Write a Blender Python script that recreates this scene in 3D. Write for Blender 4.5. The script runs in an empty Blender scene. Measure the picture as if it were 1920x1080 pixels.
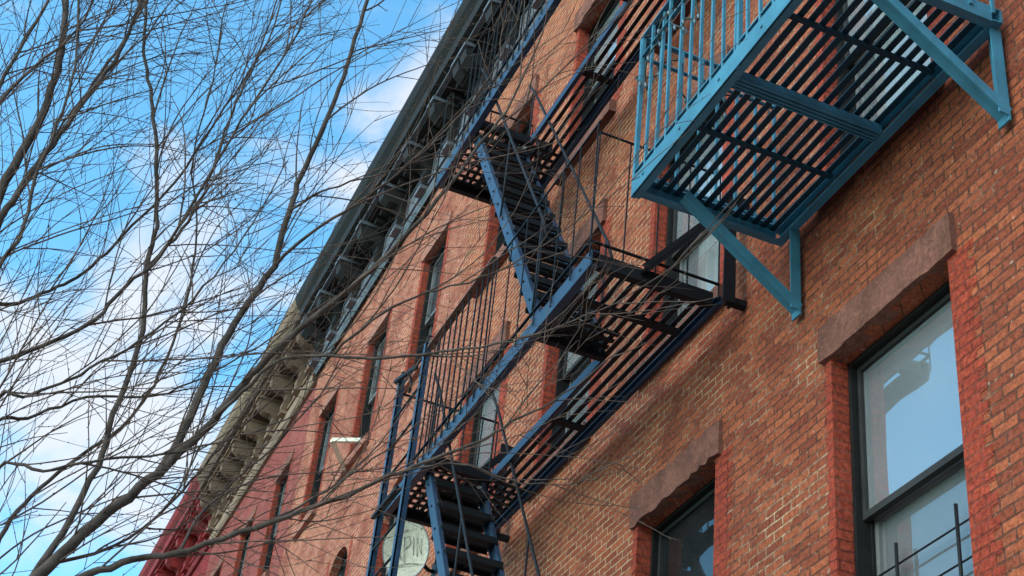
import bpy, math, random, bmesh
from mathutils import Vector, Matrix
random.seed(11)
S=4.0; CAMZ=1.6
scene=bpy.context.scene
col=scene.collection
def W(x,y,z): return Vector((S*x,S*y,CAMZ+S*z))

# ------------------------------------------------------------------ mesh builder
class MB:
    def __init__(s): s.v=[]; s.f=[]; s.m=[]; s.sm=[]
    def face(s,pts,m=0,sm=False):
        i=len(s.v); s.v+= [tuple(p) for p in pts]; s.f.append(tuple(range(i,i+len(pts)))); s.m.append(m); s.sm.append(sm)
    def box(s,a,b,m=0):
        x0,y0,z0=[min(a[i],b[i]) for i in range(3)]; x1,y1,z1=[max(a[i],b[i]) for i in range(3)]
        i=len(s.v)
        s.v+=[(x0,y0,z0),(x1,y0,z0),(x1,y1,z0),(x0,y1,z0),(x0,y0,z1),(x1,y0,z1),(x1,y1,z1),(x0,y1,z1)]
        for q in ((0,3,2,1),(4,5,6,7),(0,1,5,4),(1,2,6,5),(2,3,7,6),(3,0,4,7)):
            s.f.append(tuple(i+k for k in q)); s.m.append(m); s.sm.append(False)
    def beam(s,p,q,w,h,m=0,up=Vector((0,0,1))):
        p=Vector(p);q=Vector(q); d=(q-p).normalized(); 
        sd=d.cross(up)
        if sd.length<1e-4: sd=d.cross(Vector((0,1,0)))
        sd.normalize(); u=sd.cross(d).normalized()
        i=len(s.v)
        for c in (p,q):
            for a,b in ((-1,-1),(1,-1),(1,1),(-1,1)):
                s.v.append(tuple(c+sd*a*w/2+u*b*h/2))
        for qd in ((0,1,2,3),(7,6,5,4),(0,4,5,1),(1,5,6,2),(2,6,7,3),(3,7,4,0)):
            s.f.append(tuple(i+k for k in qd)); s.m.append(m); s.sm.append(False)
    def tube(s,pts,rad,n=6,m=0,cap=True):
        pts=[Vector(p) for p in pts]; i0=len(s.v); N=len(pts)
        ref=Vector((0.3,0.9,0.2)).normalized()
        for k,p in enumerate(pts):
            d=(pts[min(k+1,N-1)]-pts[max(k-1,0)])
            if d.length<1e-9: d=Vector((0,0,1))
            d.normalize()
            a=d.cross(ref)
            if a.length<1e-3: a=d.cross(Vector((1,0,0)))
            a.normalize(); b=d.cross(a)
            r=rad[k] if isinstance(rad,(list,tuple)) else rad
            for j in range(n):
                t=2*math.pi*j/n
                s.v.append(tuple(p+(a*math.cos(t)+b*math.sin(t))*r))
        for k in range(N-1):
            for j in range(n):
                j2=(j+1)%n
                s.f.append((i0+k*n+j,i0+k*n+j2,i0+(k+1)*n+j2,i0+(k+1)*n+j)); s.m.append(m); s.sm.append(True)
        if cap:
            s.f.append(tuple(i0+j for j in reversed(range(n)))); s.m.append(m); s.sm.append(False)
            s.f.append(tuple(i0+(N-1)*n+j for j in range(n))); s.m.append(m); s.sm.append(False)
    def extrude_x(s,prof,x0,x1,m=0,mlist=None):
        n=len(prof)
        for k in range(n):
            (y0,z0),(y1,z1)=prof[k],prof[(k+1)%n]
            s.face([(x0,y0,z0),(x1,y0,z0),(x1,y1,z1),(x0,y1,z1)], mlist[k] if mlist else m)
        s.face([(x0,y,z) for y,z in prof],m); s.face([(x1,y,z) for y,z in reversed(prof)],m)
    def mesh(s,name,mats):
        me=bpy.data.meshes.new(name); me.from_pydata(s.v,[],s.f)
        for mt in mats: me.materials.append(mt)
        me.polygons.foreach_set('material_index',s.m)
        me.polygons.foreach_set('use_smooth',s.sm)
        me.update()
        if len(s.f)<60000:
            bm=bmesh.new(); bm.from_mesh(me); bmesh.ops.recalc_face_normals(bm,faces=bm.faces); bm.to_mesh(me); bm.free()
        return me
def link(name,me,parent=None,loc=(0,0,0),label=None):
    o=bpy.data.objects.new(name,me); col.objects.link(o); o.location=loc
    if parent is not None: o.parent=parent
    if label: o["label"]=label
    return o
def thing(name,loc,label,cat,group=None,me=None):
    o=bpy.data.objects.new(name,me); col.objects.link(o); o.location=loc
    if me is None: o.empty_display_size=0.3
    o["label"]=label; o["category"]=cat
    if group: o["group"]=group
    return o
def rel(mb,base):
    b=Vector(base); mb.v=[tuple(Vector(v)-b) for v in mb.v]; return mb

# ------------------------------------------------------------------ materials
class NT:
    def __init__(s,name):
        s.mat=bpy.data.materials.new(name); s.mat.use_nodes=True; s.t=s.mat.node_tree; s.t.nodes.clear()
        s.out=s.n('ShaderNodeOutputMaterial')
    def n(s,ty,**kw):
        nd=s.t.nodes.new(ty)
        for k,v in kw.items(): setattr(nd,k,v)
        return nd
    def l(s,a,b): s.t.links.new(a,b)
    def noise(s,vec,scale,detail=4,rough=.55,dist=0):
        nd=s.n('ShaderNodeTexNoise'); nd.inputs['Scale'].default_value=scale; nd.inputs['Detail'].default_value=detail
        nd.inputs['Roughness'].default_value=rough; nd.inputs['Distortion'].default_value=dist
        if vec is not None: s.l(vec,nd.inputs['Vector'])
        return nd.outputs['Fac']
    def ramp(s,fac,a,b,ca=(0,0,0,1),cb=(1,1,1,1)):
        r=s.n('ShaderNodeValToRGB'); r.color_ramp.elements[0].position=a; r.color_ramp.elements[1].position=b
        r.color_ramp.elements[0].color=ca; r.color_ramp.elements[1].color=cb; s.l(fac,r.inputs[0]); return r.outputs[0]
    def mix(s,fac,a,b,blend='MIX'):
        m=s.n('ShaderNodeMix',data_type='RGBA',blend_type=blend)
        for sock,v in ((m.inputs[0],fac),(m.inputs[6],a),(m.inputs[7],b)):
            if hasattr(v,'is_linked'): s.l(v,sock)
            elif isinstance(v,(int,float)): sock.default_value=v
            else: sock.default_value=(v[0],v[1],v[2],1)
        return m.outputs[2]
    def math(s,op,a,b=0.0,clamp=False):
        m=s.n('ShaderNodeMath',operation=op); m.use_clamp=clamp
        for sock,v in ((m.inputs[0],a),(m.inputs[1],b)):
            if hasattr(v,'is_linked'): s.l(v,sock)
            else: sock.default_value=v
        return m.outputs[0]
    def bsdf(s,color,rough=.6,metal=0,bump=None,bstr=.3,bdist=.01,spec=.5):
        b=s.n('ShaderNodeBsdfPrincipled')
        if hasattr(color,'is_linked'): s.l(color,b.inputs['Base Color'])
        else: b.inputs['Base Color'].default_value=(*color,1)
        if hasattr(rough,'is_linked'): s.l(rough,b.inputs['Roughness'])
        else: b.inputs['Roughness'].default_value=rough
        b.inputs['Metallic'].default_value=metal; b.inputs['Specular IOR Level'].default_value=spec
        if bump is not None:
            bp=s.n('ShaderNodeBump'); bp.inputs['Strength'].default_value=bstr; bp.inputs['Distance'].default_value=bdist
            s.l(bump,bp.inputs['Height']); s.l(bp.outputs[0],b.inputs['Normal'])
        s.l(b.outputs[0],s.out.inputs[0]); return b

COURSE=.0585
def brick_mat(name,c1,c2,m1,m2,stain=(.62,.52,.5),msize=.009,stainamt=.3,spk=0.0,mr=(.42,.6),c3=None,shift=None):
    t=NT(name); g=t.n('ShaderNodeNewGeometry'); pos=g.outputs['Position']
    sp=t.n('ShaderNodeSeparateXYZ'); t.l(pos,sp.inputs[0])
    u=t.math('ADD',sp.outputs[0],sp.outputs[1])
    nd=t.noise(pos,14,3); nd2=t.noise(pos,9,3)
    u=t.math('ADD',u,t.math('MULTIPLY',t.math('SUBTRACT',nd,.5),.024))
    v=t.math('ADD',sp.outputs[2],t.math('MULTIPLY',t.math('SUBTRACT',nd2,.5),.016))
    cb=t.n('ShaderNodeCombineXYZ'); t.l(u,cb.inputs[0]); t.l(v,cb.inputs[1])
    br=t.n('ShaderNodeTexBrick'); t.l(cb.outputs[0],br.inputs['Vector'])
    br.inputs['Scale'].default_value=1; br.inputs['Mortar Size'].default_value=msize; br.inputs['Mortar Smooth'].default_value=.2
    br.inputs['Brick Width'].default_value=.178; br.inputs['Row Height'].default_value=COURSE; br.offset=.5
    br.inputs['Color1'].default_value=(*c1,1); br.inputs['Color2'].default_value=(*c2,1)
    mf=t.noise(pos,2.2,9,.78)
    if shift:
        a,b,amt=shift
        gx=t.math('DIVIDE',t.math('SUBTRACT',sp.outputs[0],a),b-a,True)
        mf=t.math('ADD',mf,t.math('MULTIPLY',t.math('SUBTRACT',gx,.5),amt))
    mm=t.mix(t.ramp(mf,mr[0],mr[1]),m1,m2); t.l(mm,br.inputs['Mortar'])
    c=br.outputs['Color']
    big=t.ramp(t.noise(pos,.9,7,.65),.35,.68)
    c=t.mix(t.math('MULTIPLY',big,stainamt),c,t.mix(1.0,c,stain,'MULTIPLY'))
    if c3: c=t.mix(t.math('MULTIPLY',t.ramp(t.noise(pos,6,6,.75),.5,.66),.5),c,c3)
    st=t.n('ShaderNodeMapping'); st.inputs['Scale'].default_value=(2.5,2.5,.25); t.l(pos,st.inputs[0])
    streak=t.ramp(t.noise(st.outputs[0],2.2,5,.6),.5,.75)
    c=t.mix(t.math('MULTIPLY',streak,.16),c,t.mix(1.0,c,(.5,.47,.47),'MULTIPLY'))
    fine=t.noise(pos,34,6,.78)
    c=t.mix(.95,c,t.mix(1.0,c,t.ramp(fine,.30,.70,(.32,.32,.32,1),(1.7,1.7,1.7,1)),'MULTIPLY'))
    if spk:
        s2=t.ramp(t.noise(pos,26,2,.5),.68,.705)
        c=t.mix(t.math('MULTIPLY',s2,spk),c,(.55,.40,.29))
    h=t.math('SUBTRACT',t.math('MULTIPLY',fine,.9),br.outputs['Fac'])
    t.bsdf(c,.9,bump=h,bstr=1.0,bdist=.013,spec=.12); return t.mat
def paint_mat(name,c,rough=.45,rust=.25,rustc=(.07,.035,.02),var=.3,spec=.4):
    t=NT(name); g=t.n('ShaderNodeNewGeometry'); pos=g.outputs['Position']
    n1=t.noise(pos,6,6,.65); n2=t.noise(pos,38,4,.6)
    cc=t.mix(t.ramp(n1,.3,.7),[x*(1-var) for x in c],[x*(1+var) for x in c])
    rf=t.math('MULTIPLY',t.ramp(n2,.56,.68),rust)
    cc=t.mix(rf,cc,rustc)
    t.bsdf(cc,t.math('ADD',t.math('MULTIPLY',n1,.35),rough-.15),bump=n2,bstr=.25,bdist=.004,spec=spec); return t.mat
def stone_mat(name,c,var=.45,bstr=.6):
    t=NT(name); g=t.n('ShaderNodeNewGeometry'); pos=g.outputs['Position']
    n1=t.noise(pos,5,8,.7); n2=t.noise(pos,40,5,.7)
    cc=t.mix(t.ramp(n1,.3,.7),[x*(1-var) for x in c],[x*(1+var) for x in c])
    cc=t.mix(.6,cc,t.mix(1.0,cc,t.ramp(n2,.2,.8,(.35,.35,.35,1),(1.6,1.6,1.6,1)),'MULTIPLY'))
    h=t.math('ADD',n1,t.math('MULTIPLY',n2,.4))
    t.bsdf(cc,.9,bump=h,bstr=bstr,bdist=.025,spec=.2); return t.mat

M={}
M['brickA']=brick_mat('brick_weathered_red',(.46,.112,.048),(.26,.055,.028),(.14,.054,.033),(.58,.34,.20),msize=.0062,spk=.5,mr=(.46,.60),c3=(.23,.072,.046),shift=(-4.4,-9.5,.20),stainamt=.3)
M['brickB']=M['brickA']
M['brickC']=brick_mat('brick_painted_salmon',(.48,.13,.070),(.33,.080,.045),(.16,.05,.032),(.62,.30,.19),msize=.0105,stainamt=.4,mr=(.40,.56),spk=.25,c3=(.30,.082,.05))
M['brickD']=brick_mat('brick_deep_red',(.34,.07,.048),(.27,.052,.04),(.16,.04,.03),(.42,.17,.13),msize=.007)
M['brickE']=brick_mat('brick_crimson',(.29,.027,.027),(.24,.022,.022),(.17,.025,.022),(.3,.06,.05),msize=.006)
M['jamb']=brick_mat('jamb_brick_red',(.44,.068,.034),(.35,.052,.028),(.20,.038,.024),(.32,.08,.048),msize=.006,stainamt=.5)
M['stone']=stone_mat('brownstone',(.225,.080,.052),.42,.9)
M['stoneC']=stone_mat('brownstone_light',(.34,.13,.085),.3,.4)
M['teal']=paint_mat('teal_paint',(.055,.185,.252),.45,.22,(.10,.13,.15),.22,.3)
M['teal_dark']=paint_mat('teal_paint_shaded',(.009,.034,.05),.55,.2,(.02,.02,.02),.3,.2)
M['navy']=paint_mat('navy_paint',(.025,.046,.082),.42,.4,(.03,.024,.022),.35,.35)
M['black']=paint_mat('black_iron',(.010,.0095,.011),.6,.3,(.03,.018,.012),.3,.2)
M['brownrail']=paint_mat('rusty_rail_paint',(.20,.09,.06),.6,.5)
M['cornB']=paint_mat('cornice_charcoal',(.025,.019,.0175),.7,.15,(.075,.05,.038),.3,.18)
M['cornB_lit']=paint_mat('cornice_charcoal_lit',(.13,.125,.135),.5,.25,(.05,.035,.03),.3,.3)  # lit grey-blue highlight on the charcoal mouldings, put into the colour
M['cornD']=paint_mat('cornice_brown',(.10,.056,.037),.8,.0,(.12,.06,.04),.15,.12)
M['cornDm']=paint_mat('cornice_brown_carving',(.19,.112,.072),.8,.1,(.08,.045,.03),.2,.12)
M['cornDl']=paint_mat('cornice_tan_trim',(.27,.165,.108),.8,.1,(.14,.08,.05),.18,.12)
M['cornE']=paint_mat('cornice_red',(.25,.025,.023),.7,.15,(.06,.02,.02),.3,.15)
M['frame']=paint_mat('window_frame_dark',(.016,.013,.012),.6,.1,spec=.15)
M['sash']=paint_mat('window_sash_grey',(.15,.135,.125),.5,.2,(.3,.29,.27),.25)
M['sashd']=paint_mat('window_sash_dark',(.035,.03,.028),.6,.1,spec=.15)
M['timber']=stone_mat('raw_timber',(.82,.70,.54),.12,.15)
M['cream']=stone_mat('cream_enamel',(.50,.43,.32),.12,.1)
M['rim']=paint_mat('dish_rim_grey',(.22,.21,.20),.6,0)
M['ink']=paint_mat('faded_marker',(.24,.215,.18),.7,0)
M['wire']=paint_mat('green_wire',(.012,.03,.02),.5,0)
M['bulb']=paint_mat('bulb_glass',(.10,.13,.14),.15,0)
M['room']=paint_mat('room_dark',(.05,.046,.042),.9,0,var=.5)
def curtain_mat(name,c,stripe):
    t=NT(name); g=t.n('ShaderNodeNewGeometry'); pos=g.outputs['Position']
    sp=t.n('ShaderNodeSeparateXYZ'); t.l(pos,sp.inputs[0])
    s=t.math('SINE',t.math('MULTIPLY',sp.outputs[2] if stripe else sp.outputs[0],125 if stripe else 60))
    cc=t.mix(t.math('MULTIPLY',t.math('ADD',s,1.0),.22),c,[x*.55 for x in c])
    t.bsdf(cc,.9,spec=.2); return t.mat
M['curtain']=curtain_mat('curtain_white',(.8,.78,.74),False)
M['blind']=curtain_mat('blind_slats',(.42,.42,.40),True)
def glass_mat(name,refl,tint=(.8,.85,.85),dirt=.1,haze=0.0,rc=(.92,.93,.95),dc=(.33,.33,.335)):
    t=NT(name); g=t.n('ShaderNodeNewGeometry'); pos=g.outputs['Position']
    tr=t.n('ShaderNodeBsdfTransparent'); tr.inputs[0].default_value=(*tint,1)
    gl=t.n('ShaderNodeBsdfGlossy'); gl.inputs['Roughness'].default_value=.02; gl.inputs['Color'].default_value=(*rc,1)
    bp=t.n('ShaderNodeBump'); bp.inputs['Strength'].default_value=.06; bp.inputs['Distance'].default_value=.05
    t.l(t.noise(pos,1.6,2),bp.inputs['Height']); t.l(bp.outputs[0],gl.inputs['Normal'])
    df=t.n('ShaderNodeBsdfDiffuse'); df.inputs[0].default_value=(*dc,1)
    m1=t.n('ShaderNodeMixShader'); m1.inputs[0].default_value=refl; t.l(tr.outputs[0],m1.inputs[1]); t.l(gl.outputs[0],m1.inputs[2])
    m2=t.n('ShaderNodeMixShader'); t.l(t.math('ADD',t.math('MULTIPLY',t.ramp(t.noise(pos,1.3,3,.5),.3,.8),dirt),haze),m2.inputs[0])
    t.l(m1.outputs[0],m2.inputs[1]); t.l(df.outputs[0],m2.inputs[2]); t.l(m2.outputs[0],t.out.inputs[0]); return t.mat
M['glass']=glass_mat('window_glass_hazy',.44,dirt=.14,haze=.28,rc=(1,.92,.90),dc=(.42,.405,.40))
M['glassl']=glass_mat('window_glass_lower',.26,dirt=.12,haze=.33,rc=(1,.88,.83),dc=(.30,.29,.285))  # lower sash pane: no screen, only diffuse haze mixed into the glass
M['glassd']=glass_mat('window_glass_clear',.34,dirt=.10,haze=.05)
M['glassk']=glass_mat('window_glass_dark',.16,dirt=.08,haze=.02,tint=(.6,.62,.62),rc=(.9,.85,.82))
def bark_mat(name,c):
    t=NT(name); g=t.n('ShaderNodeNewGeometry'); pos=g.outputs['Position']
    n1=t.noise(pos,12,6,.7); n2=t.noise(pos,90,3,.6)
    cc=t.mix(t.ramp(n1,.3,.7),[x*.5 for x in c],[x*1.6 for x in c])
    t.bsdf(cc,.9,bump=n2,bstr=.5,bdist=.004,spec=.1); return t.mat
M['bark']=bark_mat('bark_brown',(.088,.057,.045))
M['twig']=bark_mat('twig_grey_brown',(.115,.068,.052))
M['asphalt']=stone_mat('asphalt',(.05,.05,.052),.2,.3)
M['concrete']=stone_mat('pavement_concrete',(.38,.36,.33),.15,.2)
M['soil']=stone_mat('ground_earth',(.12,.11,.09),.3,.2)

# ------------------------------------------------------------------ ground
def structure(name,mb,mats):
    o=link(name,mb.mesh(name,mats)); o["kind"]="structure"; return o
m=MB(); m.face([(-400,-400,-.13),(400,-400,-.13),(400,400,-.13),(-400,400,-.13)]); structure('ground',m,[M['soil']])
m=MB(); m.box((-120,-.9,-.12),(60,3.98,0)); structure('pavement',m,[M['concrete']])
m=MB(); m.face([(-120,-11,-.12),(60,-11,-.12),(60,-.91,-.12),(-120,-.91,-.12)]); structure('road',m,[M['asphalt']])
m=MB(); m.box((-120,-14.5,-.12),(60,-11.01,0)); structure('far_pavement',m,[M['concrete']])

# ------------------------------------------------------------------ wall with openings
ZR=W(0,0,3.36).z
def wall_mesh(x0,x1,holes,arches=()):
    mb=MB(); Y=S; z0=-.1; z1=ZR
    xs=sorted({x0,x1}|{h[0] for h in holes}|{h[1] for h in holes}); zs=sorted({z0,z1}|{h[2] for h in holes}|{h[3] for h in holes})
    for i in range(len(xs)-1):
        for j in range(len(zs)-1):
            cx=(xs[i]+xs[i+1])/2; cz=(zs[j]+zs[j+1])/2
            if any(h[0]<cx<h[1] and h[2]<cz<h[3] for h in holes): continue
            mb.face([(xs[i],Y,zs[j]),(xs[i+1],Y,zs[j]),(xs[i+1],Y,zs[j+1]),(xs[i],Y,zs[j+1])])
    D=.30
    for a,b,c,d in holes:
        mb.face([(a,Y,c),(a,Y,d),(a,Y+D,d),(a,Y+D,c)]); mb.face([(b,Y,d),(b,Y,c),(b,Y+D,c),(b,Y+D,d)])
        mb.face([(a,Y,d),(b,Y,d),(b,Y+D,d),(a,Y+D,d)]); mb.face([(b,Y,c),(a,Y,c),(a,Y+D,c),(b,Y+D,c)])
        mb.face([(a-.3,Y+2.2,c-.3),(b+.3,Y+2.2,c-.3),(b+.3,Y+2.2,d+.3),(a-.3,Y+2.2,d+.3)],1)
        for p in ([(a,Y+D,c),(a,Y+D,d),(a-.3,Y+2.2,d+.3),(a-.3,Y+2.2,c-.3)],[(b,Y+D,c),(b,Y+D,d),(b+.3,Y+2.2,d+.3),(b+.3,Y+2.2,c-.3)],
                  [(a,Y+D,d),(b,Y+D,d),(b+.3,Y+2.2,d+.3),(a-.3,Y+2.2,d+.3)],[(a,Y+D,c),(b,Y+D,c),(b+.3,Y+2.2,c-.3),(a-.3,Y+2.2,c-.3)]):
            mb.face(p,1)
    for a,b,d in arches:
        r=(b-a)/2; cx=(a+b)/2
        for sgn in (-1,1):
            arc=[(cx+sgn*r*math.cos(t),d-r+r*math.sin(t)) for t in [math.pi/2*k/8 for k in range(9)]]
            pts=arc+[(cx+sgn*r,d)]
            mb.face([(x,Y-.002,z) for x,z in pts]); 
            for k in range(8):
                (xa,za),(xb,zb)=arc[k],arc[k+1]
                mb.face([(xa,Y-.002,za),(xb,Y-.002,zb),(xb,Y+.1,zb),(xa,Y+.1,za)])
    B=Y+11
    mb.face([(x0,Y,z0),(x0,Y,z1),(x0,B,z1),(x0,B,z0)]); mb.face([(x1,Y,z0),(x1,B,z0),(x1,B,z1),(x1,Y,z1)])
    mb.face([(x0,B,z0),(x0,B,z1),(x1,B,z1),(x1,B,z0)]); mb.face([(x0,Y,z1),(x1,Y,z1),(x1,B,z1),(x0,B,z1)],1)
    return mb

# ------------------------------------------------------------------ window parts
def rough_box(a,b,nx,amp,seed,mat=0):
    rnd=random.Random(seed); mb=MB()
    xs=[a[0]+(b[0]-a[0])*i/nx for i in range(nx+1)]; ring=[]
    for x in xs:
        j=lambda:rnd.uniform(-amp,amp)
        ring.append([(x,a[1]+j(),a[2]+j()),(x,b[1],a[2]+j()),(x,b[1],b[2]+j()*.6),(x,a[1]+j(),b[2]+j()*.6)])
    for i in range(nx):
        for k in range(4):
            k2=(k+1)%4; mb.face([ring[i][k],ring[i+1][k],ring[i+1][k2],ring[i][k2]],mat)
    mb.face(ring[0],mat); mb.face(ring[-1][::-1],mat); return mb
def ringbox(mb,x0,x1,z0,z1,y0,y1,w,wb=None,m=0):
    wb=wb or w
    mb.box((x0,y0,z0),(x0+w,y1,z1),m); mb.box((x1-w,y0,z0),(x1,y1,z1),m)
    mb.box((x0+w,y0,z0),(x1-w,y1,z0+wb),m); mb.box((x0+w,y0,z1-w),(x1-w,y1,z1),m)
def weld(me):
    bm=bmesh.new(); bm.from_mesh(me); bmesh.ops.remove_doubles(bm,verts=bm.verts,dist=.0005); bm.to_mesh(me); bm.free(); return me
wcache={}
def window_meshes(w,h,style):
    key=(round(w,3),round(h,3),style)
    if key in wcache: return wcache[key]
    d={}; A=style in ('A','K'); hw=w/2; f0=.105 if A else .075; fw=.026 if A else .045
    fr=MB(); ringbox(fr,-hw+.002,hw-.002,.002,h-.002,f0,.29,fw); 
    ringbox(fr,-hw+fw+.002,hw-fw-.002,fw+.002,h-fw-.002,f0+.085,f0+.1,.012)
    d['window']=fr.mesh('window',[M['frame']])
    mid=h*.5+(.05 if A else 0); sm=M['sash']; e=fw+.003
    up=MB(); ringbox(up,-hw+e,hw-e,mid-.02,h-e,f0+.04,f0+.078,.030,.04); d['up']=up.mesh('upper_sash',[M['sashd'] if A else M['sash']])
    lo=MB(); ringbox(lo,-hw+e,hw-e,e,mid+.022,f0+.105,f0+.145,.040,.06); d['lo']=lo.mesh('lower_sash',[sm])
    gm={'A':M['glass'],'K':M['glassk']}.get(style,M['glassd'])
    g=MB(); y=f0+.06; g.face([(-hw+e+.02,y,mid),(hw-e-.02,y,mid),(hw-e-.02,y,h-e-.02),(-hw+e+.02,y,h-e-.02)]); d['gu']=g.mesh('glass_pane',[gm])
    g=MB(); y=f0+.125; g.face([(-hw+e+.02,y,.08),(hw-e-.02,y,.08),(hw-e-.02,y,mid),(-hw+e+.02,y,mid)]); d['gl']=g.mesh('glass_pane',[{'K':M['glassk'],'A':M['glassl']}.get(style,M['glassd'])])
    lh=.236; 
    if A:
        d['lintel']=[rough_box((-hw-.075,-.035,h),(hw+.075,.06,h+lh),18,.005,1).mesh('lintel',[M['stone']]),rough_box((-hw-.075,-.03,h-.0),(hw+.075,.06,h+lh),22,.010,9).mesh('lintel',[M['stone']])]
        d['sill']=rough_box((-hw-.1,-.07,-.13),(hw+.1,f0,0),10,.004,3).mesh('sill',[M['stone']])
    else:
        sm_={'C':M['stoneC'],'D':M['stone'],'E':M['cornE']}[style]
        d['lintel']=[rough_box((-hw-.06,-.02,h),(hw+.06,.06,h+.17),6,.003,5).mesh('lintel',[sm_])]*2
        d['sill']=rough_box((-hw-.08,-.06,-.11),(hw+.08,f0,0),6,.003,6).mesh('sill',[sm_])
    d['jamb']=[]
    n=int(h/COURSE)
    for sgn in (-1,1):
        j=MB()
        for k in range(n+1):
            z0=k*COURSE; z1=min(h,z0+COURSE)
            if z1<=z0: continue
            ww=.20 if k%2 else .15
            if not A: ww*=.5
            elif sgn<0: ww*=.35
            j.face([(sgn*hw,-.003,z0),(sgn*(hw+ww),-.003,z0),(sgn*(hw+ww),-.003,z1),(sgn*hw,-.003,z1)])
        xx=sgn*(hw-.003)
        j.face([(xx,-.003,0),(xx,-.003,h),(xx,f0-.001,h),(xx,f0-.001,0)])
        j.face([(xx,-.003,0),(xx,-.003,h),(sgn*hw,-.003,h),(sgn*hw,-.003,0)])
        d['jamb'].append(weld(j.mesh('brick_jamb',[M['jamb']])))
    for kind,f1,mt in (('full',0.08,'curtain'),('half',.45,'blind'),('low',.62,'curtain')):
        c=MB(); n=28; z0=h*f1; z1=h-.07
        for k in range(n):
            xa=-hw+.05+(w-.1)*k/n; xb=-hw+.05+(w-.1)*(k+1)/n
            ya=.36+.02*math.sin(k*2.1)+.012*math.sin(k*.9); yb=.36+.02*math.sin((k+1)*2.1)+.012*math.sin((k+1)*.9)
            if mt=='blind': ya=yb=.36
            c.face([(xa,ya,z0),(xb,yb,z0),(xb,yb,z1),(xa,ya,z1)])
        d[kind]=weld(c.mesh('curtain' if mt=='curtain' else 'blind',[M[mt]]))
    wcache[key]=d; return d
def add_window(house,base,xc,zb,w,h,style,cover,worn=0,jamb=True,lint=True):
    d=window_meshes(w,h,style)
    wo=link('window',d['window'],house,(xc-base[0],S-base[1],zb-base[2]))
    link('upper_sash',d['up'],wo); link('lower_sash',d['lo'],wo); link('glass_pane',d['gu'],wo); link('glass_pane',d['gl'],wo)
    if lint: link('lintel',d['lintel'][worn],wo)
    link('sill',d['sill'],wo)
    if jamb:
        for me in d['jamb']: link('brick_jamb',me,wo)
    if cover: link('blind' if cover=='half' else 'curtain',d[cover],wo)
    return wo

# ------------------------------------------------------------------ cornice
def cornice(house,base,x0,x1,matm,matl,style):
    z=lambda v:CAMZ+S*v
    Yw=S; zl=3.05 if style=='D' else 3.085
    prof=[(Yw+.05,z(zl)),(Yw-.05,z(zl)),(Yw-.085,z(zl+.015)),(Yw-.085,z(3.108)),(Yw-.045,z(3.12)),(Yw-.045,z(3.285)),(Yw-.36,z(3.285)),(Yw-.36,z(3.305)),(Yw-.47,z(3.315)),(Yw-.49,z(3.345)),(Yw-.56,z(3.365)),(Yw-.60,z(3.39)),(Yw-.60,z(3.4)),(Yw+.05,z(3.41))]
    ml=[0,1,1,1,0,0,0,0,0,0,0,0,0,0]
    if style=='D': ml=[1,1,1,1,0,0,1,0,0,1,1,1,1,1]
    mb=MB(); mb.extrude_x(prof,x0,x1,0,ml)
    sp=.93 if style!='D' else .82
    n=int(round((x1-x0)/sp)); sp=(x1-x0)/n
    for k in range(n):
        a=x0+k*sp+.17; b=x0+(k+1)*sp-.17
        if style!='D': ringbox(mb,a,b,z(3.15),z(3.24),Yw-.07,Yw-.044,.03,.03,1)
        if style=='B':
            mb.box((a+.06,Yw-.06,z(3.165)),(b-.06,Yw-.046,z(3.225)),1)
            for q in (.27,.5,.73):
                cx=x0+(k+q)*sp; mb.box((cx-.04,Yw-.27,z(3.262)),(cx+.04,Yw-.046,z(3.2845))); mb.box((cx-.035,Yw-.14,z(3.247)),(cx+.035,Yw-.046,z(3.2625)))
    mb.box((x0+.002,Yw-.085,z(3.133)),(x1-.002,Yw-.046,z(3.142)),1)
    mb.box((x0+.002,Yw-.41,z(3.296)),(x1-.002,Yw-.362,z(3.303)),1)
    b=Vector(base); rel(mb,b)
    co=link('cornice',mb.mesh('cornice',[matm,matl]),house)
    bm_=MB(); wd=.19 if style!='D' else .15; bk=2 if style=='D' else 0
    pts=[(.0,3.125),(.07,3.12),(.115,3.135),(.125,3.16),(.085,3.183),(.095,3.203),(.16,3.213),(.26,3.215),(.35,3.232),(.375,3.258),(.36,3.282)]
    zb=z(3.14)
    prof=[(-a,z(c)-zb) for a,c in pts]+[(0,z(3.282)-zb)]
    bm_.extrude_x(prof,-wd/2,wd/2,bk); bm_.box((-wd/2-.025,-.40,z(3.27)-zb),(wd/2+.025,-.001,z(3.2833)-zb),bk if bk else 1); bm_.box((-wd/2-.02,-.13,z(3.112)-zb),(wd/2+.02,-.0,z(3.126)-zb),1)
    in_=[(y*.8-.012,zz*.86+.03) for y,zz in prof]
    bm_.extrude_x(in_,-wd/2-.012,wd/2+.012,bk)
    me=bm_.mesh('bracket',[matm,matl,M['cornDm']])
    for k in range(n+1):
        x=x0+k*sp; x=min(max(x,x0+.125),x1-.125)
        link('bracket',me,co,(x-base[0],Yw-.0475-base[1],zb-base[2]))
    return co

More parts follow.
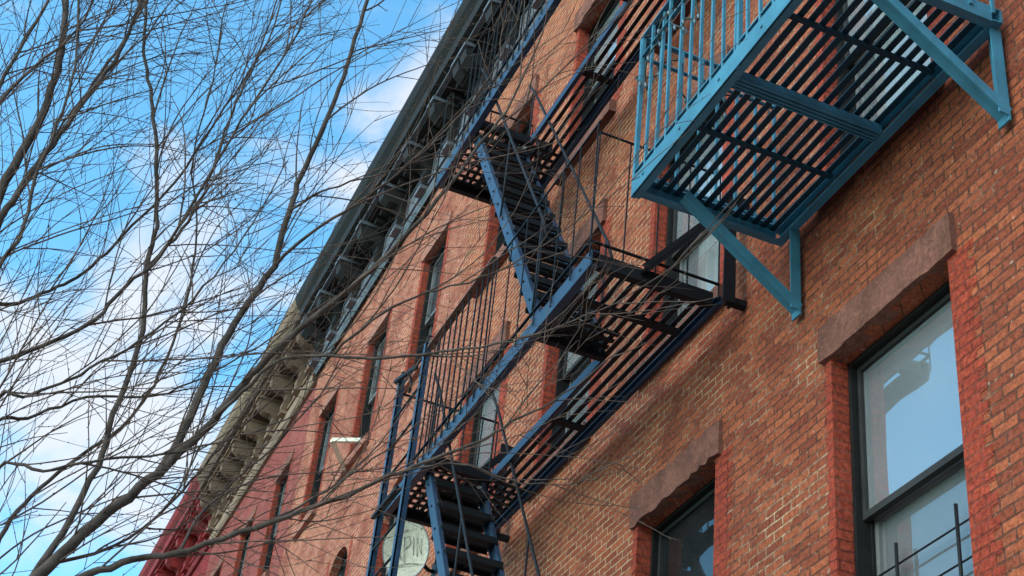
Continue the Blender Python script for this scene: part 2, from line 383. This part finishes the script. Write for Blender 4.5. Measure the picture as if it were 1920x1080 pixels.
# ------------------------------------------------------------------ houses
bounds=[(-1.68,-.04),(-3.305,-1.68),(-4.98,-3.305),(-6.62,-4.98),(-8.26,-6.62),(-9.9,-8.26)]
colsx=[(-1.384,-.86,-.33),(-1.970,-2.475,-3.0),(-3.615,-4.14,-4.688),(-5.27,-5.80,-6.33),(-6.91,-7.44,-7.97),(-8.55,-9.08,-9.61)]
styles=['A','A','C','D','E','D']
walls=['brickA','brickB','brickC','brickD','brickE','brickC']
corn=[('cornB','cornB_lit','B'),('cornB','cornB_lit','B'),('cornB','cornB_lit','B'),('cornD','cornDl','D'),('cornE','cornE','E'),('cornB','cornB','B')]
labels=["dark red brick row house with brownstone lintels and teal balcony",
"worn red brick row house with pale mortar behind navy stairs",
"salmon painted brick row house with arched windows and charcoal cornice",
"deep red brick row house with a tan bracketed cornice",
"crimson painted row house with a matching red cornice",
"salmon brick row house at the end of the terrace"]
heads=[.403,1.203,2.01,2.81]
rnd=random.Random(5)
for hi,(bx0,bx1) in enumerate(bounds):
    x0,x1=bx0*S+.001,bx1*S-.001
    base=((x0+x1)/2,S,0)
    H=thing('brick_house',base,labels[hi],'house','terrace of row houses')
    st=styles[hi]; w=1.06 if st=='A' else .84
    wl=[1.06,.98,.98] if hi==1 else [w]*3
    holes=[];arches=[];specs=[]
    for ci,cx in enumerate(colsx[hi]):
        for ri,hd in enumerate(heads):
            if hi==1 and ri==1 and ci>0: continue
            ww=wl[ci]; zt=CAMZ+S*hd; hh=1.98
            if ri==3: hh=1.86
            holes.append((cx*S-ww/2,cx*S+ww/2,zt-hh,zt))
            arch=(st=='C' and ri==2)
            if arch: arches.append((cx*S-ww/2,cx*S+ww/2,zt))
            specs.append((cx*S,zt-hh,ww,hh,ci,ri,arch))
    link('wall',rel(wall_mesh(x0,x1,holes,arches),base).mesh('wall',[M[walls[hi]],M['room']]),H)
    for (cx,zb,ww,hh,ci,ri,arch) in specs:
        cov=rnd.choice([None,'half','full','low',None])
        if hi==0 and ci==0: cov={1:None,2:'full',3:'low',0:None}[ri]
        if hi==1: cov={(0,1):None,(0,2):'full',(1,2):'half',(1,3):'full',(2,2):'full',(2,3):None,(0,3):'low'}.get((ci,ri),cov)
        sty='K' if (hi==1 and ci==0 and ri==1) else st
        wo=add_window(H,base,cx,zb,ww,hh,sty,cov,worn=1 if (hi==1 and ci==0) else 0,jamb=(st!='E'),lint=not arch)
        if hi==0 and ci==0 and ri==1:
            g=MB(); hw=ww/2-.045
            for k in range(4): 
                zz=.12+k*.19; g.tube([(-hw,.18,zz),(hw,.18,zz)],.006,6)
            for xx in (-hw*.55,hw*.45): g.tube([(xx,.172,.07),(xx,.172,.80)],.010,8)
            link('window_guard',g.mesh('window_guard',[M['black']]),wo)
    cornice(H,base,x0,x1,M[corn[hi][0]],M[corn[hi][1]],corn[hi][2])

# ------------------------------------------------------------------ fire escapes
def platform(mb,x0,x1,yo,yi,z,opening=None,crossx=(),ch=.125,deepx=(),ns=14,m_out=0,m_slat=1,m_cross=1,sw=.038):
    t=.012
    def chan(p,q,hgt,m,fl,fw=.05):
        mb.beam(p,q,t,hgt,m)
        for s in (-1,1):
            a=Vector(p)+Vector(fl)*fw/2+Vector((0,0,s*(hgt/2-.004))); b=Vector(q)+Vector(fl)*fw/2+Vector((0,0,s*(hgt/2-.004)))
            mb.beam(a,b,fw,.008,m)
    chan((x0,yo,z),(x1,yo,z),ch,m_out,(0,1,0)); chan((x0,yi,z),(x1,yi,z),ch*.55 if opening else ch*.7,m_out,(0,-1,0),.03 if opening else .05)
    mc=m_cross if opening else m_out
    chan((x0+.01,yo+.056,z),(x0+.01,yi-.056,z),ch*.8,mc,(1,0,0)); chan((x1-.01,yo+.056,z),(x1-.01,yi-.056,z),ch*.8,mc,(-1,0,0))
    for cx in crossx:
        ya=yo+.05
        if opening and opening[0]<cx<opening[1]: ya=opening[2]
        mb.beam((cx,ya,z+.01),(cx,yi-.05,z+.01),.07 if opening else .03,.02,m_cross)
    for cx in deepx:
        mb.beam((cx,yo+.05,z-.03),(cx,yi-.05,z-.03),.085,.01,m_out)
        for q in (-.038,-.013,.013,.038): mb.beam((cx+q,yo+.06,z-.04),(cx+q,yi-.06,z-.04),.009,.014,m_out)
        for q in (-.038,.038): mb.beam((cx+q,yo+.05,z-.005),(cx+q,yi-.05,z-.005),.01,.045,m_out)
    zs=z+.03; i0=.05 if opening else .075
    for k in range(ns):
        y=yo+.075+(yi-yo-.075-i0)*k/(ns-1)
        segs=[(x0+.03,x1-.03)]
        if opening and y<opening[2]: segs=[(x0+.03,opening[0]),(opening[1],x1-.03)]
        for a,b in segs:
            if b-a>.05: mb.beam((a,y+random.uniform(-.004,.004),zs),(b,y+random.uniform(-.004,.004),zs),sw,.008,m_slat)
    x=x0+.15
    while x<x1: mb.tube([(x,yo-.006,z),(x,yo-.014,z)],.011,6,m_out); x+=.45
    if opening:
        oy=opening[2]; chan((opening[0],oy,z),(opening[1],oy,z),ch*.65,m_out,(0,1,0),.03)
        for xx in opening[:2]: mb.beam((xx,yo+.05,z),(xx,oy,z),.05,ch*.7,m_cross)
        for k in range(3): mb.beam((opening[1]+.07+k*.085,yo+.055,z+.02),(opening[1]+.07+k*.085,opening[2],z+.02),.045,.008,m_slat)
        xx=opening[0]-.07
        while xx>x0+.08: mb.beam((xx,yo+.055,z+.02),(xx,yi-.055,z+.02),.04,.008,m_slat); xx-=.1
def railing(mb,pts,z,hgt,sp,m=0,mt=0,r=.0075,mid=True,tw=.038):
    for i in range(len(pts)-1):
        a=Vector((*pts[i],z)); b=Vector((*pts[i+1],z)); L=(b-a).length; n=max(1,int(L/sp))
        for k in range(n+1):
            p=a.lerp(b,k/n)
            jx=random.uniform(-.014,.014)
            mb.beam(p,p+Vector((jx,random.uniform(-.01,.01),hgt-.01)),2*r,2*r,m,up=Vector((0,1,0)))
        up=Vector((0,0,1))
        mb.beam(a+up*hgt,b+up*hgt,tw,.012,mt); mb.beam(a+up*.12,b+up*.12,.02,.01,m)
        if mid: mb.beam(a+up*hgt*.86,b+up*hgt*.86,.028,.008,m)
def stair(top,bot,width,ntread,parent,base,mats):
    st=MB(); d=bot-top
    for y in (0,width):
        st.beam(top+Vector((0,y,0)),bot+Vector((0,y,0)),.012,.105,0)
        o=Vector((0,y+(.012 if y==0 else -.012),0)); nrm=Vector((d.z,0,-d.x)).normalized()*.050
        for s in(-1,1): st.beam(top+o+nrm*s,bot+o+nrm*s,.03,.008,0)
        for k in range(ntread):
            c=top+d*((k+.6)/ntread)+Vector((0,y-.007,0)); st.tube([c,c+Vector((0,-.010,0))],.010,6,0)
    so=link('stair',rel(st,base).mesh('stair',[mats[0]]),parent)
    tr=MB()
    for off,wd in ((-.075,.052),(0,.052),(.075,.052)):
        tr.box((off-wd/2,.01,-.008),(off+wd/2,width-.01,.004))
    tr.box((.102,.01,-.04),(.110,width-.01,.006)); tr.box((-.110,.01,-.04),(-.102,width-.01,.006))
    for yy in (.02,width*.5,width-.02): tr.box((-.101,yy-.012,-.018),(.101,yy+.012,-.0085))
    me=tr.mesh('tread',[mats[1]])
    for k in range(ntread):
        c=top+d*((k+.6)/(ntread)); link('tread',me,so,c-Vector(base))
    for y in (-.02,width+.02):
        hr=MB()
        up=Vector((.0,0,.82)); a=top+Vector((0,y,0)); b=bot+Vector((0,y,0))
        hr.tube([a+up*1.05+Vector((-.12,0,.1)),a+up+d*.03,b+up-d*.04,b+up-d*.01+Vector((.05,0,-.15))],.012,6)
        for tt in (.03,.5,.95): hr.tube([a+d*tt,a+d*tt+up],.009,5)
        link('handrail',rel(hr,base).mesh('handrail',[mats[2]]),so)
    return so

base=tuple(W(-1.355,.99,1.30))
T=thing('fire_escape',base,"teal painted iron fire escape balcony on dark red brick",'fire escape','iron fire escapes')
x0,x1=-1.622*S,-1.09*S; yo=.7325*S; yi=.985*S; z=CAMZ+1.475*S
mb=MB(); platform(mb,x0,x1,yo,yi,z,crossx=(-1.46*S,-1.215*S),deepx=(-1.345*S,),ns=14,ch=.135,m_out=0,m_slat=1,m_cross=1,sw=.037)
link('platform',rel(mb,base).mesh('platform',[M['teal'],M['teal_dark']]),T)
mb=MB(); railing(mb,[(x0+.005,yi-.05),(x0+.005,yo+.01),(x1,yo+.01),(x1,yi-.05)],z,1.24,.128,r=.0088)
for cx in (x0+.005,x0+.62*2,x1-.02): mb.beam((cx,yo+.01,z-.07),(cx,yo+.01,z+1.24),.026,.026)
link('railing',rel(mb,base).mesh('railing',[M['teal']]),T)
for bx in (-1.588,-1.112):
    mb=MB(); X=bx*S
    a=Vector((X,.80*S,z-.06)); c=Vector((X,.990*S,CAMZ+1.325*S)); u=Vector((X,.990*S,z-.03))
    mb.beam(a,c,.085,.012,0,up=Vector((0,.6,.8))); mb.beam(a+Vector((.038,0,0)),c+Vector((.038,0,0)),.01,.06,0)
    mb.beam(c+Vector((0,-.0,-.05)),u,.085,.012,0,up=Vector((0,1,0))); mb.beam(c+Vector((.0385,-.03,-.02)),u+Vector((.0385,-.03,0)),.01,.06,0)
    link('bracket',rel(mb,base).mesh('bracket',[M['teal']]),T)
rb=(x0,yo,z+.2)
mb=MB(); pts=[]
n=260
for k in range(n):
    t=k/(n-1); L=(yi-.1-yo)+(x1-x0); s=t*L
    if s<(yi-.1-yo): p=Vector((x0,yi-.1-s,0))
    else: p=Vector((x0+s-(yi-.1-yo),yo,0))
    zz=z+.95+.17*math.sin(t*34)+.06*math.sin(t*91); a=t*120
    pts.append(Vector((p.x+.03*math.cos(a),p.y+.03*math.sin(a)-.0,zz)))
mb.tube(pts,.006,4)
SL=thing('string_lights',rb,"dark green wire of unlit bulbs wound round a teal railing",'string lights')
link('cable',rel(mb,rb).mesh('cable',[M['wire']]),SL)
mb2=MB(); mb2.tube([(0,0,0),(0,0,-.018),(.004,0,-.048)],[.007,.013,.004],6); bme=mb2.mesh('bulb',[M['bulb']])
for k in range(0,n,4): link('bulb',bme,SL,pts[k]-Vector(rb))

base=tuple(W(-2.3,.99,.55))
N=thing('fire_escape',base,"navy and black iron fire escape with stairs on worn brick",'fire escape','iron fire escapes')
x0,x1=-2.74*S,-1.763*S; yo=.7355*S; yi=.962*S; op=(-2.50*S,-2.0*S,.870*S)
nm=[M['navy'],M['black'],M['brownrail']]
for zi,zz in enumerate((.60,1.44,2.30)):
    z=CAMZ+zz*S
    mb=MB(); platform(mb,x0,x1,yo,yi,z,opening=op,crossx=(-2.24*S,-1.88*S),ns=12,ch=.12,sw=.034)
    link('platform',rel(mb,base).mesh('platform',nm),N)
    mb=MB()
    railing(mb,[(x1,yi-.02),(x1,yo-.015)],z,1.02,.22,m=1,mt=1,r=.004,mid=False,tw=.012)
    xm=-2.2*S
    railing(mb,[(x1,yo-.015),(xm,yo-.015)],z,1.12,.26,m=1,mt=1,r=.004,mid=False,tw=.012)
    railing(mb,[(xm-.05,yo-.015),(-2.571*S,yo-.015)],z,1.17 if zi==1 else 1.1,.12,m=1,mt=2 if zi==1 else 1,r=.0055,mid=False,tw=.06)
    railing(mb,[(x0,yo-.015),(x0,yi-.02)],z,1.1,.15,m=1,mt=1,r=.0055,mid=False,tw=.02)
    link('railing',rel(mb,base).mesh('railing',nm),N)
    for bx in (x1+.035,x0+.1):
        mb=MB(); a=Vector((bx,.82*S,z+.0)); c=Vector((bx,.975*S,z+.78))
        mb.beam(a,c,.075,.012,1,up=Vector((0,-.8,.6))); mb.beam(a+Vector((.03,0,0)),c+Vector((.03,0,0)),.01,.06,1)
        mb.beam(Vector((bx,.975*S,z-.04)),c+Vector((0,0,.05)),.085,.012,1,up=Vector((0,1,0))); mb.beam(Vector((bx+.035,.965*S,z-.04)),c+Vector((.035,-.03,.05)),.01,.08,1)
        mb.box((bx-.05,.977*S,z+.7),(bx+.05,S-.002,z+.82),1); mb.box((bx-.03,yi+.01,z-.03),(bx+.03,S-.002,z+.01),1)
        link('bracket',rel(mb,base).mesh('bracket',nm),N)
for zz in (2.30,1.44):
    z=CAMZ+zz*S
    stair(Vector((-2.545*S,.757*S,z)),Vector((-1.985*S,.745*S,z-.86*S+.02)),.46,13,N,base,[M['navy'],M['black'],M['black']])
mb=MB()
for lx in (-2.574,-2.735):
    mb.beam((lx*S,yo-.05,CAMZ+1.745*S),(lx*S,yo-.05,CAMZ+1.0*S),.05,.016,0,up=Vector((0,1,0)))
    mb.beam((lx*S+.02,yo-.03,CAMZ+1.745*S),(lx*S+.02,yo-.03,CAMZ+1.0*S),.01,.05,0,up=Vector((0,1,0)))
    mb.tube([(lx*S,yo-.05,CAMZ+1.745*S),(lx*S,yo-.03,CAMZ+1.765*S),(lx*S,yo+.03,CAMZ+1.765*S),(lx*S,yo+.06,CAMZ+1.745*S),(lx*S,yo+.05,CAMZ+1.72*S)],.012,6,1)
for k in range(10):
    zz=CAMZ+1.715*S-k*.30; mb.tube([(-2.574*S,yo-.05,zz),(-2.735*S,yo-.05,zz)],.010,6,1)
for a,b in ((1.70,1.745),(1.42,1.42)): mb.beam((-2.60*S,yo-.07,CAMZ+a*S),(-2.75*S,yo-.07,CAMZ+b*S),.03,.03,1)
link('drop_ladder',rel(mb,base).mesh('drop_ladder',nm),N)

# ------------------------------------------------------------------ dish and timber bracket
c=Vector((-12.62,3.68,7.90)); nrm=Vector((.62,-.72,-.30)).normalized()
db=(-12.9,3.99,7.7)
D=thing('satellite_dish',db,"cream satellite dish with scrawled grey letters on a brick wall",'satellite dish')
rot=nrm.to_track_quat('Z','Y').to_matrix().to_4x4()
mb=MB(); R=.258; rings=[]
for i in range(7):
    q=i/5 if i<6 else 1.05
    r=R*q; rings.append([Vector((r*math.cos(t)*.92,r*math.sin(t)*1.05,.05*q**2)) for t in [2*math.pi*k/28 for k in range(28)]])
back=[[p-Vector((0,0,.012)) for p in rg] for rg in rings]
def tf(p): return c+(rot@Vector(p))
for i in range(6):
    for k in range(28):
        k2=(k+1)%28; mi=1 if i==5 else 0
        mb.face([tf(rings[i][k]),tf(rings[i][k2]),tf(rings[i+1][k2]),tf(rings[i+1][k])],mi,True)
        mb.face([tf(back[i][k]),tf(back[i][k2]),tf(back[i+1][k2]),tf(back[i+1][k])],mi,True)
for k in range(28):
    k2=(k+1)%28; mb.face([tf(rings[6][k]),tf(rings[6][k2]),tf(back[6][k2]),tf(back[6][k])],1)
link('reflector',rel(mb,db).mesh('reflector',[M['cream'],M['rim']]),D)
mb=MB(); mb.tube([tf((0,0,-.012)),Vector((c.x-.1,3.93,c.z-.1)),Vector((c.x-.1,3.998,c.z-.1))],.02,8); mb.box((c.x-.18,3.985,c.z-.2),(c.x-.02,3.999,c.z))
link('mounting_arm',rel(mb,db).mesh('mounting_arm',[M['black']]),D)
mb=MB(); strokes=[[(-.16,-.10),(-.12,.12)],[(-.12,.12),(-.07,-.09)],[(-.15,-.01),(-.08,0)],
 [(-.04,-.12),(-.03,.12),(.02,.12),(.03,.05),(-.03,.01)],[(.055,-.06),(.065,.11)],[(.10,-.08),(.105,.10),(.15,-.07),(.16,.08)],[(-.17,-.15),(.0,-.13),(.12,-.15)],[(-.13,.16),(.02,.18)]]
upv=Vector((0,0,1)); ex=upv.cross(nrm).normalized(); ey=nrm.cross(ex)
for s_ in strokes:
    pp=[]
    for a,b in s_:
        rr=min(1,math.hypot(a,b)/R); pp.append(c+ex*a+ey*b+nrm*(.05*rr*rr+.006))
    mb.tube(pp,.0035,5)
link('lettering',rel(mb,db).mesh('lettering',[M['ink']]),D)

tb=tuple(W(-4.20,1.0,2.335))
TB=thing('timber_bracket',tb,"raw pale timber prop bracket fixed under an upper window sill",'bracket')
mb=MB(); b0=Vector(tb)
mb.beam(b0+Vector((-.6,-.02,0)),b0+Vector((.6,-.02,0)),.03,.11,1)
link('wall_plate',rel(mb,tb).mesh('wall_plate',[M['timber'],M['stoneC']]),TB)
for p in ((.50,-.04,.05),(-.12,-.04,-.06)):
    mb=MB(); mb.beam(b0+Vector(p),b0+Vector((.30,-.36,.05)),.05,.05)
    link('strut',rel(mb,tb).mesh('strut',[M['timber']]),TB)

# ------------------------------------------------------------------ trees
def row(hs,s):
    yz=[tuple(float(q)/100 for q in p.split()) for p in s.split(',')]
    return [Vector((-h,y,z)) for h,(y,z) in zip(hs,yz)]
F=Vector((-7,-.02,3.83))
limbs=[
([F]+row([7,7,6.95,6.9,6.8,6.7,6.5,6.3,6.1,6,5.9,5.8],"23 432,34 453,53 484,71 509,89 539,101 564,116 585,139 614,161 650,179 694,192 726,202 775"),.038,.004),
(row([6.9,6.9,6.85,6.8,6.75,6.7,6.7,6.6,6.6,6.5,6.5],"71 509,77 533,82 567,88 596,100 635,101 668,103 695,108 729,113 776,115 821,116 858"),.025,.010),
([Vector((-7,.23,4.32))]+row([7.1,7.2,7.2,7.2,7.2,7.15,7.1,7.1,7.1,7.1],"31 456,43 510,45 548,47 601,40 641,37 674,23 723,11 759,0 792,-5 840"),.020,.008),
([F]+row([6.9,6.8,6.7,6.5,6.3,6.2,6.0,5.9,5.8,5.7],"39 437,64 455,86 462,116 475,144 488,171 507,197 519,213 532,234 549,261 583"),.022,.003),
(row([6.2,6.0,5.9,5.8,5.7],"171 507,193 508,216 502,236 501,250 504"),.006,.002),
(row([6.8,6.6,6.5,6.3,6.1,5.9,5.7,5.5,5.3,5.1,4.9],"89 539,100 553,111 566,130 563,157 560,179 561,201 562,224 570,247 585,263 600,274 618"),.011,.002),
([F]+row([7.3,7.5,7.5,7.5,7.45,7.4,7.4],"-27 494,-43 608,-46 678,-41 726,-39 765,-44 797,-55 847"),.040,.017),
(row([7.5,7.3,7.2,7.1,7.1,7,7],"-43 608,-40 649,-34 671,-26 701,-14 747,-8 779,-7 829"),.024,.009),
(row([7.3,7.5,7.7,7.8,7.9,8,8],"-40 649,-37 688,-31 735,-23 783,-13 838,-6 890,-3 932"),.016,.006),
(row([7.3,7.0,6.9,6.8,6.8,6.7,6.7,6.6,6.5,6.5],"-27 494,-23 537,1 558,21 575,31 602,42 616,55 675,66 722,80 778,84 828"),.014,.005),
([F]+row([7.1,7.3,7.4,7.5,7.5,7.5,7.5,7.4],"-17 473,-11 529,5 544,30 570,65 583,92 607,117 637,147 671"),.014,.003),
(row([7.5,7.7,7.8,7.8,7.8,7.7,7.7,7.7,7.7],"-43 608,-22 624,-5 646,11 665,25 698,45 740,61 809,77 873,79 940"),.013,.005),
(row([7.3,7.1,7,6.9,6.9,6.8,6.8,6.8],"-27 494,-32 548,-31 601,-26 617,-29 658,-27 685,-29 727,-43 791"),.015,.006),
(row([6.75,6.5,6.4,6.2,6.1,6,5.9,5.9],"100 635,111 644,128 662,143 675,160 701,177 735,187 776,192 822"),.010,.003),
(row([6.7,6.5,6.3,6.2,6.1],"101 668,112 673,134 679,156 692,175 707"),.008,.002),
(row([7.2,7.1,7.1,7.1,7.1,7.1,7.1],"40 641,52 665,59 702,61 752,67 802,70 854,72 884"),.010,.004),
(row([6.3,6.1,6.0,5.8,5.7,5.6,5.5],"130 563,143 577,165 596,185 599,207 617,229 643,252 669"),.008,.002),
(row([6.5,6.6,6.6,6.6,6.5,6.4],"116 475,136 496,154 516,168 532,184 551,204 571"),.008,.002),
(row([6.7,6.9,7.1,7.2,7.2,7.2],"86 462,96 495,111 526,130 559,147 595,159 634"),.009,.003),
([F]+row([7.3,7.5,7.6,7.7,7.7,7.7,7.7,7.7,7.7,7.6,7.6],"11 435,10 481,19 512,35 544,54 570,66 609,70 662,64 715,51 760,49 818,44 877"),.015,.004),
([F]+row([6.6,6.4,6.3,6.3,6.2,6.2,6.2,6.2],"-11 440,-13 493,3 499,20 515,40 534,62 572,77 617,87 662"),.012,.003),
([F]+row([6.6,6.4,6.3,6.2,6.2,6.1,6.1],"3 418,0 465,17 465,41 473,69 485,93 496,121 519"),.012,.003),
(row([7.5,7.6,7.6,7.6,7.6],"-43 608,-67 722,-67 777,-61 826,-61 864"),.017,.008),
(row([7.5,7.2,7.1,7.1,7.1,7.1],"-43 608,-66 673,-60 710,-49 743,-36 775,-31 826"),.015,.006),
(row([7.0,7.3,7.5,7.5,7.5,7.5],"34 453,69 490,95 540,107 567,125 597,139 623"),.010,.003),
]
def smooth(pts,sub=5,jit=.0):
    out=[]; n=len(pts)
    for i in range(n-1):
        p0=pts[max(i-1,0)];p1=pts[i];p2=pts[i+1];p3=pts[min(i+2,n-1)]
        for k in range(sub):
            t=k/sub; t2=t*t; t3=t2*t
            out.append(.5*((2*p1)+(-p0+p2)*t+(2*p0-5*p1+4*p2-p3)*t2+(-p0+3*p1-3*p2+p3)*t3)+Vector([random.gauss(0,jit) for _ in range(3)]))
    out.append(pts[-1].copy()); return out
tbase=Vector((-7.15,-.15,0))
crown=MB()
def bud(p,d,r): crown.tube([p,p+d*r*2.2,p+d*r*4.5],[r*.9,r*1.25,r*.2],4,1,False)
def twig(p,d,L,r,lvl):
    n=max(4,int(L/.06)); st=L/n; pts=[p]; rad=[r]; d=d.normalized()
    bend=Vector((random.gauss(.01,.03),random.gauss(.015,.035),random.gauss(.02,.035)))
    for k in range(n):
        d=(d+bend+Vector([random.gauss(0,.035) for _ in range(3)])).normalized()
        q=pts[-1]+d*st
        if q.y>2.75: break
        pts.append(q); rad.append(r*(1-.65*(k+1)/n))
    if len(pts)<3: return
    crown.tube(pts,rad,4 if r<.005 else 5,1,False)
    for k in range(1,len(pts)-1):
        dd=(pts[k+1]-pts[k]).normalized()
        if random.random()<.45: bud(pts[k],(dd+Vector([random.gauss(0,.5) for _ in range(3)])).normalized(),max(.0022,rad[k]*.75))
        if lvl<2 and random.random()<(.24 if lvl==0 else .10) and k>1:
            side=dd.cross(Vector([random.gauss(0,1) for _ in range(3)])).normalized()
            a=math.radians(random.uniform(25,50))
            nd=(dd*math.cos(a)+side*math.sin(a)+Vector((0,0,.12))).normalized()
            twig(pts[k],nd,L*random.uniform(.4,.7),max(.0020,rad[k]*.7),lvl+1)
for li,(pts,r0,r1) in enumerate(limbs):
    sp=smooth(pts,5,.004); n=len(sp); rad=[r0+(r1-r0)*(i/(n-1))**.8 for i in range(n)]
    crown.tube(sp,rad,8 if r0>.015 else 6,0,False)
    acc=0; dens=random.choice((.8,1.0,1.35))
    for i in range(1,n-1):
        seg=(sp[i+1]-sp[i]).length; acc+=seg; d=(sp[i+1]-sp[i]).normalized()
        gap=.13*dens if sp[i].y<1.1 else .21
        if sp[i].y<-.2: gap=.085
        if sp[i].z<4.6: gap=.4
        if acc>gap*random.uniform(.5,1.5):
            acc=0; side=d.cross(Vector([random.gauss(0,1) for _ in range(3)])).normalized()
            a=math.radians(random.uniform(16,44))
            nd=(d*math.cos(a)+side*math.sin(a)+Vector((.05,.20,.06)))
            L=random.uniform(.4,1.4)
            twig(sp[i],nd,L,min(max(rad[i]*.75,.0030),random.uniform(.0030,.0062)),0)
TR=thing('tree',tuple(tbase),"bare winter street tree with brown twigs and tiny buds",'tree','street trees along the kerb')
crown_o=link('crown',rel(crown,tbase).mesh('crown',[M['bark'],M['twig']]),TR)
tk=MB(); tp=smooth([tbase+Vector((0,0,-.12)),tbase+Vector((0,0,.3)),tbase+Vector((.03,.02,1.5)),tbase+Vector((.02,.05,2.6)),tbase+Vector((.1,.1,3.4)),F+Vector((0,0,.05))],5,.004)
tk.tube(tp,[.17-.125*(i/(len(tp)-1)) for i in range(len(tp))],12,0)
trunk_o=link('trunk',rel(tk,tbase).mesh('trunk',[M['bark']]),TR)
T2=TR.copy(); col.objects.link(T2); T2.location=(-10.6,-1.9,0); T2.rotation_euler=(0,0,math.radians(200)); T2.scale=(1.25,1.25,1.25)
for o in (crown_o,trunk_o):
    c2=o.copy(); col.objects.link(c2); c2.parent=T2

# ------------------------------------------------------------------ world, sun, camera
w=bpy.data.worlds.new("World"); scene.world=w; w.use_nodes=True; nt=w.node_tree; nt.nodes.clear()
def N_(ty): return nt.nodes.new(ty)
out=N_('ShaderNodeOutputWorld'); bg=N_('ShaderNodeBackground'); sky=N_('ShaderNodeTexSky'); sky.sky_type='NISHITA'; sky.sun_disc=False
sun_el=math.radians(34); sdir=Vector((.22,-.75,0)).normalized()*math.cos(sun_el)+Vector((0,0,math.sin(sun_el)))
sky.sun_elevation=sun_el; sky.sun_rotation=math.atan2(sdir.x,sdir.y); sky.air_density=1.0; sky.dust_density=.4; sky.ozone_density=2.0
tc=N_('ShaderNodeTexCoord')
hs=N_('ShaderNodeMix'); hs.data_type='RGBA'; hs.blend_type='MULTIPLY'; hs.inputs[0].default_value=1; hs.inputs[7].default_value=(1.6,2.95,2.95,1)
nt.links.new(sky.outputs[0],hs.inputs[6])
def mth(op,a,b):
    n=N_('ShaderNodeMath'); n.operation=op
    for s,v in ((n.inputs[0],a),(n.inputs[1],b)):
        if hasattr(v,'is_linked'): nt.links.new(v,s)
        else: s.default_value=v
    return n.outputs[0]
def wn(scale,detail,rough,dist,off=(0,0,0),sc=(1,1,1)):
    mp=N_('ShaderNodeMapping'); mp.inputs['Location'].default_value=off; mp.inputs['Scale'].default_value=sc; nt.links.new(tc.outputs['Generated'],mp.inputs[0])
    n=N_('ShaderNodeTexNoise'); nt.links.new(mp.outputs[0],n.inputs[0]); n.inputs['Scale'].default_value=scale; n.inputs['Detail'].default_value=detail; n.inputs['Roughness'].default_value=rough; n.inputs['Distortion'].default_value=dist
    return n.outputs['Fac']
nz=wn(8.5,8,.56,.45,(1.3,.4,2.1),(1,1,1.8))
acc=mth('MULTIPLY',mth('SUBTRACT',nz,.5),3.2)
for d,wd,amp in (((-.7456,.1347,.6527),.006,.60),((-.861,.0318,.507),.0035,.58),((-.889,.0853,.450),.005,.78),((-.80,.12,.585),.003,.15)):
    dp=N_('ShaderNodeVectorMath'); dp.operation='DOT_PRODUCT'; nt.links.new(tc.outputs['Generated'],dp.inputs[0]); dp.inputs[1].default_value=Vector(d).normalized()
    e=mth('POWER',2.718,mth('DIVIDE',mth('SUBTRACT',dp.outputs['Value'],1.0),wd))
    acc=mth('ADD',acc,mth('MULTIPLY',e,amp))
acc=mth('ADD',acc,-.17)
cr=N_('ShaderNodeValToRGB'); cr.color_ramp.elements[0].position=.1; cr.color_ramp.elements[1].position=1.0; cr.color_ramp.interpolation='EASE'; nt.links.new(acc,cr.inputs[0])
mx=N_('ShaderNodeMix'); mx.data_type='RGBA'; nt.links.new(mth('MULTIPLY',cr.outputs[0],.9),mx.inputs[0]); nt.links.new(hs.outputs[2],mx.inputs[6]); mx.inputs[7].default_value=(6.4,6.6,7.0,1)
nt.links.new(mx.outputs[2],bg.inputs[0]); bg.inputs[1].default_value=.145; nt.links.new(bg.outputs[0],out.inputs[0])
sl=bpy.data.lights.new('sun','SUN'); sl.energy=3.0; sl.angle=math.radians(60); sl.color=(1,.92,.81)
so=bpy.data.objects.new('sun',sl); col.objects.link(so); so.rotation_euler=sdir.to_track_quat('Z','Y').to_euler(); so.location=(0,-20,30)
cam=bpy.data.cameras.new('camera'); co=bpy.data.objects.new('camera',cam); col.objects.link(co)
cam.sensor_width=36; cam.lens=2910/1920*36; cam.clip_start=.05; cam.clip_end=2000
R=Matrix(((.3908,.5070,.7684),(.9153,-.3010,-.2669),(.0960,.8077,-.5818)))
co.rotation_mode='QUATERNION'; co.rotation_quaternion=R.to_quaternion(); co.location=(0,0,CAMZ)
scene.camera=co
scene.view_settings.view_transform='Standard'; scene.view_settings.look='None'; scene.view_settings.exposure=0
